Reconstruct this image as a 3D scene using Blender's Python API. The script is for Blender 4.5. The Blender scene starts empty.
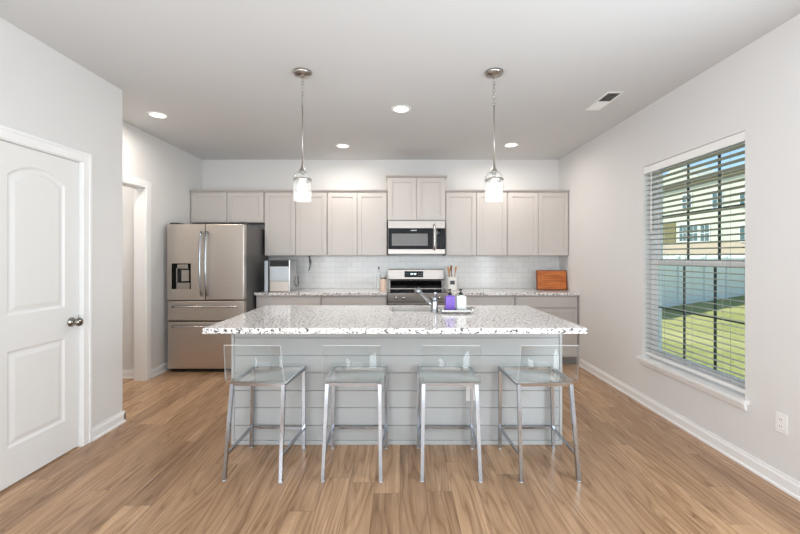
import bpy, bmesh, math, random
from mathutils import Vector, Matrix
random.seed(7)
C = bpy.context.scene.collection
SC = bpy.context.scene
R = math.radians

# ---------------------------------------------------------------- camera, sky, sun, room lights, exposure
EYE = 1.372
F = 387.0
cam_d = bpy.data.cameras.new('camera'); cam = bpy.data.objects.new('camera', cam_d); C.objects.link(cam)
cam.location = (0, 0, EYE); cam.rotation_euler = (R(90), 0, 0)
cam_d.sensor_width = 36; cam_d.lens = F / 800 * 36; cam_d.shift_y = -10.7 / 800
cam_d.clip_start = .05; cam_d.clip_end = 400
SC.camera = cam

SC.view_settings.view_transform = 'Standard'; SC.view_settings.look = 'None'
SC.view_settings.gamma = 1; SC.view_settings.use_curve_mapping = False
SC.view_settings.exposure = 0.13
SC.cycles.use_denoising = True
SC.cycles.max_bounces = 12; SC.cycles.diffuse_bounces = 6; SC.cycles.glossy_bounces = 5
SC.cycles.transparent_max_bounces = 32; SC.cycles.transmission_bounces = 8
SC.cycles.caustics_reflective = False; SC.cycles.caustics_refractive = False
SC.cycles.sample_clamp_indirect = 6

w = bpy.data.worlds.new('sky'); SC.world = w; w.use_nodes = True
nt = w.node_tree; bg = nt.nodes['Background']
sky = nt.nodes.new('ShaderNodeTexSky'); sky.sky_type = 'NISHITA'; sky.sun_disc = False
sky.sun_elevation = R(50); sky.sun_rotation = R(-75); sky.air_density = .9; sky.dust_density = .1; sky.ozone_density = 2.5
nt.links.new(sky.outputs[0], bg.inputs[0]); bg.inputs[1].default_value = .24

sun_d = bpy.data.lights.new('sun', 'SUN'); sun = bpy.data.objects.new('sun', sun_d); C.objects.link(sun)
sun_d.energy = 5.5; sun_d.angle = R(1); sun_d.color = (1, .97, .9)
sun.rotation_euler = Vector((.62, -.26, -.78)).to_track_quat('-Z', 'Y').to_euler()

def area(name, loc, direction, sx, sy, power, col=(1, 1, 1), spread=180):
    d = bpy.data.lights.new(name, 'AREA'); d.shape = 'RECTANGLE'; d.size = sx; d.size_y = sy
    d.energy = power; d.color = col; d.spread = R(spread)
    o = bpy.data.objects.new(name, d); C.objects.link(o); o.location = loc
    o.rotation_euler = Vector(direction).to_track_quat('-Z', 'Y').to_euler()
    return o
area('rear_fill_light', (0, -3.4, 1.3), (0, 1, 0), 4.2, 2.4, 88, (.82, .92, 1))  # added fill behind the camera, no door is built there
area('right_fill_light', (2.25, .85, 1.315), (-1, 0, 0), 1.07, 1.77, 56, (.80, .92, 1))  # added fill to brighten the floor at right, not a real opening
area('bounced_flash', (0, -.9, .9), (0, .1, 1), 3.4, 3.0, 60, (.76, .90, 1))
area('left_fill_light', (-2.2, -1.2, 1.4), (1, 0, 0), 1.8, 1.7, 74, (.88, .93, 1))  # fill light added on the left, out of view; the wall is solid

# ---------------------------------------------------------------- materials
def lin(c):
    return tuple((x / 12.92 if x <= .04045 else ((x + .055) / 1.055) ** 2.4) for x in (v / 255 for v in c))
def mat(name, col, rough=.5, metal=0., spec=.5, **k):
    m = bpy.data.materials.new(name); m.use_nodes = True
    p = m.node_tree.nodes['Principled BSDF']
    p.inputs['Base Color'].default_value = (*lin(col), 1)
    p.inputs['Roughness'].default_value = rough; p.inputs['Metallic'].default_value = metal
    p.inputs['Specular IOR Level'].default_value = spec
    for a, b in k.items():
        n = a.replace('_', ' ')
        p.inputs[n].default_value = b
    return m
def N(m, t, **k):
    n = m.node_tree.nodes.new(t)
    for a, b in k.items(): setattr(n, a, b)
    return n
def L(m, a, b): m.node_tree.links.new(a, b)
def pos(m, scale=(1, 1, 1), rot=(0, 0, 0)):
    g = N(m, 'ShaderNodeNewGeometry'); mp = N(m, 'ShaderNodeMapping')
    mp.inputs['Scale'].default_value = scale; mp.inputs['Rotation'].default_value = rot
    L(m, g.outputs['Position'], mp.inputs['Vector']); return mp.outputs[0]
def objpos(m, scale=(1, 1, 1)):
    g = N(m, 'ShaderNodeTexCoord'); mp = N(m, 'ShaderNodeMapping'); mp.inputs['Scale'].default_value = scale
    L(m, g.outputs['Object'], mp.inputs['Vector']); return mp.outputs[0]
def noise(m, vec, scale, detail=2, rough=.5, dist=0):
    n = N(m, 'ShaderNodeTexNoise'); n.inputs['Scale'].default_value = scale
    n.inputs['Detail'].default_value = detail; n.inputs['Roughness'].default_value = rough; n.inputs['Distortion'].default_value = dist
    L(m, vec, n.inputs['Vector']); return n.outputs['Fac']
def ramp(m, fac, stops):
    n = N(m, 'ShaderNodeValToRGB'); e = n.color_ramp.elements
    while len(e) > 1: e.remove(e[-1])
    e[0].position = stops[0][0]; e[0].color = (*lin(stops[0][1]), 1)
    for p, c in stops[1:]:
        x = e.new(p); x.color = (*lin(c), 1)
    L(m, fac, n.inputs[0]); return n.outputs[0]
def mix(m, a, b, fac, mode='MIX'):
    n = N(m, 'ShaderNodeMix', data_type='RGBA', blend_type=mode)
    if isinstance(fac, (int, float)): n.inputs[0].default_value = fac
    else: L(m, fac, n.inputs[0])
    for i, v in ((6, a), (7, b)):
        if isinstance(v, tuple): n.inputs[i].default_value = (*v, 1)
        else: L(m, v, n.inputs[i])
    return n.outputs[2]
def bump(m, h, strength=.1, dist=.01):
    n = N(m, 'ShaderNodeBump'); n.inputs['Strength'].default_value = strength; n.inputs['Distance'].default_value = dist
    L(m, h, n.inputs['Height']); L(m, n.outputs[0], P(m).inputs['Normal'])
def P(m): return m.node_tree.nodes['Principled BSDF']

def plaster(name, col, sc=220, st=.04):
    m = mat(name, col, .75, 0, .25); bump(m, noise(m, pos(m), sc, 3), st, .004); return m
M = {}
M['wall'] = plaster('wall_paint', (224, 223, 222))
M['ceiling'] = plaster('ceiling_paint', (213, 214, 215), 140, .08)
M['trim'] = mat('white_trim_paint', (240, 240, 240), .35)
M['door'] = mat('white_door_paint', (230, 230, 229), .4)
M['cab'] = mat('grey_cabinet_paint', (196, 190, 186), .42)
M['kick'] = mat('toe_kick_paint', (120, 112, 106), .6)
M['island'] = mat('island_paint', (178, 180, 180), .45)
M['white_plastic'] = mat('white_plastic', (238, 238, 236), .35)
M['slot'] = mat('outlet_slot', (40, 40, 40), .5)
M['black'] = mat('black_plastic', (22, 22, 24), .35)
M['dark_side'] = mat('fridge_side_enamel', (92, 90, 89), .4, .2)
M['black_glass'] = mat('black_glass', (8, 8, 9), .06, 0, .12)
M['chrome'] = mat('chrome', (172, 176, 182), .14, 1)
M['nickel'] = mat('brushed_nickel', (178, 174, 168), .28, 1)
M['knob_metal'] = mat('satin_nickel_knob', (150, 146, 140), .18, 1)
M['blind'] = mat('white_blind', (238, 238, 236), .45); M['slat'] = mat('slat_backlit_tone', (178, 180, 172), .5)  # white slats greyed: their backlit shade is put into the colour
M['cord_white'] = mat('blind_cord', (200, 200, 196), .7)
M['vinyl'] = mat('white_window_vinyl', (250, 250, 250), .35)
M['grille'] = mat('grille_backlit_tone', (64, 78, 74), .5)  # white bars against bright daylight; the silhouette darkness is painted in
M['purple'] = mat('purple_soap', (132, 96, 200), .15)
M['ceramic'] = mat('white_ceramic', (238, 236, 232), .2)
M['label_dark'] = mat('dark_label', (70, 72, 76), .5)
M['paper'] = mat('pale_label', (240, 240, 236), .6)
M['peach'] = mat('peach_contents', (226, 200, 184), .5)
M['wood_tool'] = mat('pale_wood_tool', (196, 150, 108), .6)
M['wood_dark'] = mat('dark_wood_tool', (140, 92, 60), .6)
M['grey_cord'] = mat('grey_cord', (88, 88, 86), .6)
M['bin'] = mat('clear_ice_bin', (205, 214, 222), .15)
M['grey_mesh'] = mat('microwave_screen', (104, 102, 102), .25)
M['digit'] = mat('display_marks', (210, 220, 225), .5)

def steel(name, col, rough=.3, axis='x'):
    m = mat(name, col, rough, 1)
    s = (2, 60, 400) if axis == 'x' else (400, 60, 2)
    v = noise(m, pos(m, s), 1.0, 2)
    L(m, mix(m, lin(col), tuple(x * .86 for x in lin(col)), v), P(m).inputs['Base Color'])
    bump(m, v, .06, .002)
    P(m).inputs['Anisotropic'].default_value = .4
    return m
M['steel'] = steel('stainless_steel', (212, 204, 196), .3)
M['range_steel'] = steel('range_stainless_steel', (166, 158, 152), .32)
M['sink_steel'] = mat('brushed_sink_steel', (216, 213, 209), .5, 1)
M['steel_plain'] = mat('satin_steel', (190, 188, 186), .22, 1)

# wood floor
m = M['floor'] = mat('wood_plank_floor', (150, 115, 86), .3, 0, .5)
v = pos(m)
sx = N(m, 'ShaderNodeSeparateXYZ'); L(m, v, sx.inputs[0])
# each row of planks is shifted by its own amount
rw = N(m, 'ShaderNodeMath', operation='DIVIDE'); L(m, sx.outputs[0], rw.inputs[0]); rw.inputs[1].default_value = .152
fl = N(m, 'ShaderNodeMath', operation='FLOOR'); L(m, rw.outputs[0], fl.inputs[0])
wn = N(m, 'ShaderNodeTexWhiteNoise', noise_dimensions='1D'); L(m, fl.outputs[0], wn.inputs['W'])
sh = N(m, 'ShaderNodeMath', operation='MULTIPLY_ADD'); L(m, wn.outputs['Value'], sh.inputs[0]); sh.inputs[1].default_value = 1.22; L(m, sx.outputs[1], sh.inputs[2])
cb = N(m, 'ShaderNodeCombineXYZ'); L(m, sh.outputs[0], cb.inputs[0]); L(m, sx.outputs[0], cb.inputs[1])
bk = N(m, 'ShaderNodeTexBrick'); L(m, cb.outputs[0], bk.inputs['Vector'])
bk.inputs['Scale'].default_value = 1; bk.inputs['Brick Width'].default_value = 1.22; bk.inputs['Row Height'].default_value = .152
bk.inputs['Mortar Size'].default_value = .0010; bk.inputs['Mortar Smooth'].default_value = .3; bk.offset = 0; bk.squash = 1
bk.inputs['Color1'].default_value = (0, 0, 0, 1); bk.inputs['Color2'].default_value = (1, 1, 1, 1); bk.inputs['Mortar'].default_value = (.5, .5, .5, 1)
off = N(m, 'ShaderNodeVectorMath', operation='MULTIPLY_ADD')
L(m, bk.outputs['Color'], off.inputs[0]); off.inputs[1].default_value = (7.3, 31.7, 5.1); L(m, v, off.inputs[2])
def stretch(sc):
    mp = N(m, 'ShaderNodeMapping'); mp.inputs['Scale'].default_value = sc; L(m, off.outputs[0], mp.inputs[0]); return mp.outputs[0]
g1 = noise(m, stretch((15, .85, 1)), 1, 4, .55, .9)
g2 = noise(m, stretch((60, 2.2, 1)), 1, 3, .6, .5)
g3 = noise(m, stretch((5.5, .55, 1)), 1, 2, .5, .3)          # rings of the cathedral grain are level lines of this
rg_ = N(m, 'ShaderNodeMath', operation='MULTIPLY'); L(m, g3, rg_.inputs[0]); rg_.inputs[1].default_value = 26
fr_ = N(m, 'ShaderNodeMath', operation='PINGPONG'); L(m, rg_.outputs[0], fr_.inputs[0]); fr_.inputs[1].default_value = 1
c1 = ramp(m, g1, [(.28, (132, 98, 70)), (.5, (180, 143, 109)), (.74, (214, 178, 142))])
c2 = mix(m, c1, ramp(m, g2, [(.3, (134, 100, 72)), (.7, (212, 176, 141))]), .2)
c3 = mix(m, c2, ramp(m, fr_.outputs[0], [(0, (106, 74, 50)), (.22, (178, 141, 108)), (1, (216, 180, 145))]), .36)
tint = ramp(m, bk.outputs['Color'], [(0, (214, 209, 205)), (1, (255, 253, 250))])
c4 = mix(m, c3, tint, 1, 'MULTIPLY')
c5 = mix(m, c4, lin((100, 74, 55)), bk.outputs['Fac'])
L(m, c5, P(m).inputs['Base Color'])
rr = N(m, 'ShaderNodeMapRange'); rr.inputs[3].default_value = .2; rr.inputs[4].default_value = .32
L(m, g2, rr.inputs[0]); L(m, rr.outputs[0], P(m).inputs['Roughness'])
bump(m, g2, .04, .002)

# speckled granite
m = M['granite'] = mat('speckled_granite', (225, 222, 218), .12, 0, .5)
v = pos(m)
b1 = ramp(m, noise(m, v, 55, 3, .6), [(.35, (226, 222, 220)), (.6, (247, 244, 242))])
n1 = noise(m, v, 95, 2, .6); n2 = noise(m, v, 60, 3, .65)
gs = ramp(m, n1, [(.55, (0, 0, 0)), (.60, (255, 255, 255))])
c = mix(m, b1, lin((196, 191, 188)), gs)
ds = ramp(m, n2, [(.562, (0, 0, 0)), (.588, (255, 255, 255))])
c = mix(m, c, lin((66, 63, 62)), ds)
L(m, c, P(m).inputs['Base Color'])

# white subway tile
m = M['tile'] = mat('white_subway_tile', (236, 236, 234), .14, 0, .5)
mp = pos(m)
sx = N(m, 'ShaderNodeSeparateXYZ'); L(m, mp, sx.inputs[0]); cb = N(m, 'ShaderNodeCombineXYZ')
L(m, sx.outputs[0], cb.inputs[0]); L(m, sx.outputs[2], cb.inputs[1])
bk = N(m, 'ShaderNodeTexBrick'); L(m, cb.outputs[0], bk.inputs['Vector']); bk.inputs['Scale'].default_value = 1
bk.inputs['Brick Width'].default_value = .152; bk.inputs['Row Height'].default_value = .0762; bk.inputs['Mortar Size'].default_value = .0022
bk.inputs['Color1'].default_value = (*lin((238, 238, 236)), 1); bk.inputs['Color2'].default_value = (*lin((232, 232, 231)), 1)
bk.inputs['Mortar'].default_value = (*lin((216, 214, 212)), 1)
L(m, bk.outputs['Color'], P(m).inputs['Base Color'])
inv = N(m, 'ShaderNodeMath', operation='SUBTRACT'); inv.inputs[0].default_value = 1; L(m, bk.outputs['Fac'], inv.inputs[1])
bump(m, inv.outputs[0], .35, .002)

# cutting board
m = M['board'] = mat('orange_wood_board', (186, 104, 46), .45)
L(m, ramp(m, noise(m, objpos(m, (3, 30, 40)), 1, 3, .5, .5), [(.3, (164, 84, 34)), (.7, (206, 124, 60))]), P(m).inputs['Base Color'])
M['board_edge'] = mat('dark_wood_edge', (112, 58, 28), .5)

# clear sheets: window glass, acrylic, jars (surface lets light through, mirrors by angle)
def clear(name, tint, ior=1.45, rough=.0, extra=None):
    m = bpy.data.materials.new(name); m.use_nodes = True; t = m.node_tree
    t.nodes.remove(t.nodes['Principled BSDF'])
    tr = N(m, 'ShaderNodeBsdfTransparent'); tr.inputs[0].default_value = (*tint, 1)
    gl = N(m, 'ShaderNodeBsdfGlossy'); gl.inputs['Roughness'].default_value = rough; gl.inputs[0].default_value = (1, 1, 1, 1)
    lw = N(m, 'ShaderNodeLayerWeight'); lw.inputs[0].default_value = .5
    pw = N(m, 'ShaderNodeMath', operation='POWER'); L(m, lw.outputs['Facing'], pw.inputs[0]); pw.inputs[1].default_value = 5
    f0 = ((ior - 1) / (ior + 1)) ** 2
    fr = N(m, 'ShaderNodeMath', operation='MULTIPLY_ADD'); L(m, pw.outputs[0], fr.inputs[0]); fr.inputs[1].default_value = 1 - f0; fr.inputs[2].default_value = f0
    mx = N(m, 'ShaderNodeMixShader'); L(m, fr.outputs[0], mx.inputs[0]); L(m, tr.outputs[0], mx.inputs[1]); L(m, gl.outputs[0], mx.inputs[2])
    out = mx.outputs[0]
    if extra:
        df = N(m, 'ShaderNodeBsdfDiffuse'); df.inputs[0].default_value = (*extra[0], 1)
        m2 = N(m, 'ShaderNodeMixShader'); m2.inputs[0].default_value = extra[1]; L(m, out, m2.inputs[1]); L(m, df.outputs[0], m2.inputs[2]); out = m2.outputs[0]
    L(m, out, t.nodes['Material Output'].inputs[0])
    return m
M['pane'] = clear('window_glass', (.93, .97, .95), 1.3)
M['acrylic'] = clear('clear_acrylic', (.97, .985, .98), 1.38, .0, ((.9, .92, .92), .006))
M['acrylic_edge'] = clear('acrylic_cut_edge', (.9, .94, .94), 1.5, .05, ((.92, .94, .94), .55))
M['jar_glass'] = clear('jar_glass', (.96, .97, .97), 1.4, .0, ((.95, .95, .95), .09))
M['bottle_glass'] = clear('bottle_glass', (.95, .96, .96), 1.4, .02, ((.9, .92, .92), .25))
def emit(name, col, st):
    m = bpy.data.materials.new(name); m.use_nodes = True
    p = P(m); p.inputs['Base Color'].default_value = (*col, 1); p.inputs['Emission Color'].default_value = (*col, 1); p.inputs['Emission Strength'].default_value = st
    return m
M['bulb'] = emit('lit_bulb', (1, .97, .92), 3)
M['lens'] = emit('lit_lens', (1, .96, .9), 5)
M['display'] = emit('lit_digits', (.75, .9, 1), 1.2)

# outdoors
m = M['grass'] = mat('lawn_grass', (150, 160, 90), .9, 0, .1)
v = pos(m)
c = ramp(m, noise(m, v, .5, 4, .65), [(.3, (128, 134, 70)), (.5, (162, 158, 94)), (.7, (196, 184, 126))])
L(m, mix(m, c, ramp(m, noise(m, v, 14, 3, .7), [(.3, (100, 114, 56)), (.7, (204, 194, 134))]), .4), P(m).inputs['Base Color'])
def lapped(name, col, pitch):
    m = mat(name, col, .6, 0, .2); v = pos(m)
    sx = N(m, 'ShaderNodeSeparateXYZ'); L(m, v, sx.inputs[0])
    a = N(m, 'ShaderNodeMath', operation='DIVIDE'); L(m, sx.outputs[2], a.inputs[0]); a.inputs[1].default_value = pitch
    f = N(m, 'ShaderNodeMath', operation='FRACT'); L(m, a.outputs[0], f.inputs[0]); bump(m, f.outputs[0], .6, .02); return m
M['siding'] = lapped('house_siding', (212, 211, 194), .16)
M['siding_low'] = lapped('house_lower_siding', (206, 186, 166), .1)
M['shingle'] = mat('roof_shingle', (112, 106, 100), .9)
M['fence'] = mat('white_vinyl_fence', (222, 228, 228), .4)
M['olive'] = mat('olive_shutter', (126, 116, 74), .6)
M['house_glass'] = mat('house_window_glass', (70, 96, 100), .08)

# ---------------------------------------------------------------- mesh helpers
class MB:
    """collects shapes into one mesh"""
    def __init__(s): s.bm = bmesh.new(); s.mi = 0
    def _new(s, vs, fs):
        bv = [s.bm.verts.new(v) for v in vs]
        out = []
        for f in fs:
            fc = s.bm.faces.new([bv[i] for i in f]); fc.material_index = s.mi; out.append(fc)
        return bv, out
    def box(s, x0, x1, y0, y1, z0, z1, bev=0, seg=2):
        vs = [(x0, y0, z0), (x1, y0, z0), (x1, y1, z0), (x0, y1, z0), (x0, y0, z1), (x1, y0, z1), (x1, y1, z1), (x0, y1, z1)]
        fs = [(3, 2, 1, 0), (4, 5, 6, 7), (0, 1, 5, 4), (1, 2, 6, 5), (2, 3, 7, 6), (3, 0, 4, 7)]
        bv, f = s._new(vs, fs)
        if bev:
            es = list({e for x in f for e in x.edges})
            r = bmesh.ops.bevel(s.bm, geom=es, offset=bev, segments=seg, affect='EDGES', profile=.6)
            for x in r['faces']: x.material_index = s.mi
        return s
    def prism(s, pts, a, b, axis='y', bev=0):
        """extrude a polygon; axis y: pts are (x,z); x: (y,z); z: (x,y)"""
        def T(p, t):
            return {'y': (p[0], t, p[1]), 'x': (t, p[0], p[1]), 'z': (p[0], p[1], t)}[axis]
        n = len(pts)
        bv = [s.bm.verts.new(T(p, a)) for p in pts] + [s.bm.verts.new(T(p, b)) for p in pts]
        f = [s.bm.faces.new(bv[:n][::-1]), s.bm.faces.new(bv[n:])]
        for i in range(n):
            j = (i + 1) % n
            f.append(s.bm.faces.new((bv[i], bv[j], bv[n + j], bv[n + i])))
        for x in f: x.material_index = s.mi
        bmesh.ops.recalc_face_normals(s.bm, faces=f)
        if bev:
            es = [e for e in {e for x in f[:2] for e in x.edges}]
            r = bmesh.ops.bevel(s.bm, geom=es, offset=bev, segments=2, affect='EDGES')
            for x in r['faces']: x.material_index = s.mi
        return s
    def lathe(s, prof, c=(0, 0, 0), seg=32, axis='z'):
        rings = []
        for r, h in prof:
            ring = []
            for i in range(seg):
                a = 2 * math.pi * i / seg; u, w_ = r * math.cos(a), r * math.sin(a)
                p = {'z': (u, w_, h), 'y': (u, h, w_), 'x': (h, u, w_)}[axis]
                ring.append(s.bm.verts.new((p[0] + c[0], p[1] + c[1], p[2] + c[2])))
            rings.append(ring)
        fs = []
        for a, b in zip(rings, rings[1:]):
            for i in range(seg):
                j = (i + 1) % seg
                fs.append(s.bm.faces.new((a[i], a[j], b[j], b[i])))
        if prof[0][0] > 1e-6: fs.append(s.bm.faces.new(rings[0][::-1]))
        if prof[-1][0] > 1e-6: fs.append(s.bm.faces.new(rings[-1]))
        for x in fs: x.material_index = s.mi; x.smooth = True
        bmesh.ops.recalc_face_normals(s.bm, faces=fs)
        return s
    def shell(s, prof, c=(0, 0, 0), seg=32):
        """open lathe without caps"""
        rings = []
        for r, h in prof:
            rings.append([s.bm.verts.new((r * math.cos(2 * math.pi * i / seg) + c[0], r * math.sin(2 * math.pi * i / seg) + c[1], h + c[2])) for i in range(seg)])
        for a, b in zip(rings, rings[1:]):
            for i in range(seg):
                j = (i + 1) % seg
                f = s.bm.faces.new((a[i], a[j], b[j], b[i])); f.smooth = True; f.material_index = s.mi
        return s
    def tube(s, pts, r, seg=10, square=False):
        pts = [Vector(p) for p in pts]
        rs = r if isinstance(r, (list, tuple)) else [r] * len(pts)
        rings = []; up = None
        for i, p in enumerate(pts):
            d = (pts[min(i + 1, len(pts) - 1)] - pts[max(i - 1, 0)]).normalized()
            if up is None:
                up = Vector((0, 0, 1)) if abs(d.z) < .9 else Vector((0, 1, 0))
            u = up.cross(d).normalized(); w_ = d.cross(u).normalized(); up = w_
            if square:
                k = [(1, 1), (-1, 1), (-1, -1), (1, -1)]
                rings.append([s.bm.verts.new(p + u * a * rs[i] + w_ * b * rs[i]) for a, b in k])
            else:
                rings.append([s.bm.verts.new(p + u * math.cos(2 * math.pi * q / seg) * rs[i] + w_ * math.sin(2 * math.pi * q / seg) * rs[i]) for q in range(seg)])
        fs = []; n = len(rings[0])
        for a, b in zip(rings, rings[1:]):
            for i in range(n):
                j = (i + 1) % n
                fs.append(s.bm.faces.new((a[i], a[j], b[j], b[i])))
        fs.append(s.bm.faces.new(rings[0][::-1])); fs.append(s.bm.faces.new(rings[-1]))
        for x in fs:
            x.material_index = s.mi
            if not square: x.smooth = True
        bmesh.ops.recalc_face_normals(s.bm, faces=fs)
        return s
    def torus(s, c, R0, r0, axis='z', seg=20, cs=8, stretch=1.0):
        rings = []
        for i in range(seg):
            a = 2 * math.pi * i / seg; ring = []
            for j in range(cs):
                b = 2 * math.pi * j / cs; rr_ = R0 + r0 * math.cos(b)
                u, v_, w_ = rr_ * math.cos(a), rr_ * math.sin(a) * stretch, r0 * math.sin(b)
                p = {'z': (u, v_, w_), 'y': (u, w_, v_), 'x': (w_, u, v_)}[axis]
                ring.append(s.bm.verts.new((p[0] + c[0], p[1] + c[1], p[2] + c[2])))
            rings.append(ring)
        fs = []
        for i in range(seg):
            for j in range(cs):
                f = s.bm.faces.new((rings[i][j], rings[(i + 1) % seg][j], rings[(i + 1) % seg][(j + 1) % cs], rings[i][(j + 1) % cs]))
                f.smooth = True; f.material_index = s.mi; fs.append(f)
        bmesh.ops.recalc_face_normals(s.bm, faces=fs)
        return s
    def build(s, name, mats, parent=None, loc=None):
        me = bpy.data.meshes.new(name); s.bm.to_mesh(me); s.bm.free()
        for q in (mats if isinstance(mats, (list, tuple)) else [mats]): me.materials.append(M[q])
        o = bpy.data.objects.new(name, me); C.objects.link(o)
        if parent: o.parent = parent
        if loc: o.location = loc
        return o
def tag(o, label=None, cat=None, group=None, kind=None):
    if label: o['label'] = label
    if cat: o['category'] = cat
    if group: o['group'] = group
    if kind: o['kind'] = kind
    return o
def thing(name, label, cat, loc, rz=0, group=None):
    o = bpy.data.objects.new(name, None); C.objects.link(o); o.location = loc; o.rotation_euler = (0, 0, rz)
    o.empty_display_size = .1
    return tag(o, label, cat, group)
KIDS = {}
def copy_tree(o, label=None, loc=None, rz=None, parent=None):
    c = o.copy(); C.objects.link(c)
    if parent: c.parent = parent
    if label: c['label'] = label
    if loc is not None: c.location = loc
    if rz is not None: c.rotation_euler = (0, 0, rz)
    for ch in [x for x in C.objects if x.parent == o]: copy_tree(ch, parent=c)
    return c
def struct(name, mb, mt, parent=None):
    o = mb.build(name, mt, parent)
    if not parent: o['kind'] = 'structure'
    return o

# ---------------------------------------------------------------- room shell
XL, XR, YB, CH = -2.295, 2.26, 5.50, 2.744
XK = -2.81                                   # kitchen's own left wall, set back from the hall corner
YC = 3.2                                     # where the near left wall ends
YF = -3.5
struct('floor', MB().box(-4.4, XR + .16, YF - .1, YB + .12, -.1, 0), 'floor')
struct('ceiling', MB().box(-4.4, XR + .16, YF - .1, YB + .12, CH, CH + .2), 'ceiling')
struct('wall_back', MB().box(-4.4, XR + .16, YB, YB + .12, 0, CH), 'wall')
struct('wall_front', MB().box(-4.4, XR + .16, YF - .1, YF, 0, CH), 'wall')
# left wall with the door opening
DY0, DY1, DH = 2.165, 2.785, 2.045
b = MB()
b.box(XL - .12, XL, YF, DY0 - .012, 0, CH); b.box(XL - .12, XL, DY1 + .012, YC, 0, CH); b.box(XL - .12, XL, DY0 - .012, DY1 + .012, DH + .012, CH)
struct('wall_left', b, 'wall')
struct('wall_return', MB().box(-4.4, XL - .12, YC - .12, YC, 0, CH), 'wall')
# kitchen left wall with the cased opening
OY0, OY1, OH = 3.36, 4.276, 2.13
b = MB()
b.box(XK - .11, XK, YC, OY0, 0, CH); b.box(XK - .11, XK, OY1, YB, 0, CH); b.box(XK - .11, XK, OY0, OY1, OH, CH)
struct('wall_kitchen', b, 'wall')
struct('wall_hall', MB().box(-4.4, XK - .11, 4.36, 4.46, 0, CH), 'wall')
struct('wall_hall_end', MB().box(-4.5, -4.4, YC - .12, 4.46, 0, CH), 'wall')
# right wall with the window opening
WY0, WY1, WZ0, WZ1 = 2.535, 3.607, .43, 2.20
b = MB()
b.box(XR, XR + .16, YF, WY0, 0, CH); b.box(XR, XR + .16, WY1, YB, 0, CH)
b.box(XR, XR + .16, WY0, WY1, 0, WZ0); b.box(XR, XR + .16, WY0, WY1, WZ1, CH)
struct('wall_right', b, 'wall')
b = MB()           # made-up window frame, added around the fill light beside the camera
b.box(XR - .02, XR, .85 - .60, .85 - .54, .38, 2.26); b.box(XR - .02, XR, .85 + .54, .85 + .60, .38, 2.26)
b.box(XR - .02, XR, .85 - .54, .85 + .54, 2.20, 2.26); b.box(XR - .04, XR, .85 - .54, .85 + .54, .38, .43)
struct('fill_light_frame', b, 'trim')

def base_profile(x, sgn):     # cross-section of the baseboard, (offset from the wall, z)
    return [(x, 0), (x + sgn * .022, 0), (x + sgn * .022, .012), (x + sgn * .015, .02), (x + sgn * .015, .07), (x + sgn * .009, .082), (x + sgn * .008, .092), (x, .092)]
struct('baseboard_right', MB().prism(base_profile(XR, -1), YF, 4.84, 'y'), 'trim')
b = MB().prism(base_profile(XL, 1), DY1 + .082, YC + .015, 'y'); b.prism(base_profile(XL, 1), YF, DY0 - .082, 'y')
b.prism(base_profile(YC, 1), XK + .09, XL + .015, 'x')
struct('baseboard_left', b, 'trim')
struct('baseboard_kitchen', MB().prism(base_profile(XK, 1), OY1 + .074, YB, 'y'), 'trim')
struct('baseboard_hall', MB().prism(base_profile(4.36, -1), -4.4, XK - .13, 'x'), 'trim')
# cased opening
b = MB()
b.box(XK - .12, XK + .004, OY1 - .014, OY1, 0, OH); b.box(XK - .12, XK + .004, OY0, OY0 + .014, 0, OH); b.box(XK - .12, XK + .004, OY0 + .014, OY1 - .014, OH - .014, OH)
b.box(XK, XK + .016, OY1 - .006, OY1 + .072, 0, OH + .074, .004); b.box(XK, XK + .016, OY0 - .072, OY0 + .006, 0, OH + .074, .004)
b.box(XK, XK + .015, OY0 + .006, OY1 - .006, OH - .006, OH + .074, .004)
struct('trim_1', b, 'trim')
# door casing
b = MB()
for y0, y1 in ((DY0 - .08, DY0 - .008), (DY1 + .008, DY1 + .08)):
    b.box(XL, XL + .012, y0, y1, 0, DH + .08, .003); b.box(XL, XL + .018, *((y0, y0 + .022) if y0 < DY0 - .05 else (y1 - .022, y1)), 0, DH + .08, .004)
b.box(XL, XL + .012, DY0 - .008, DY1 + .008, DH + .008, DH + .08, .003); b.box(XL, XL + .018, DY0 - .058, DY1 + .058, DH + .058, DH + .08, .004)
b.box(XL - .12, XL + .002, DY0 - .012, DY0 - .003, 0, DH + .012); b.box(XL - .12, XL + .002, DY1 + .003, DY1 + .012, 0, DH + .012); b.box(XL - .12, XL + .002, DY0 - .003, DY1 + .003, DH + .003, DH + .012)
struct('trim_2', b, 'trim')

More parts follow.
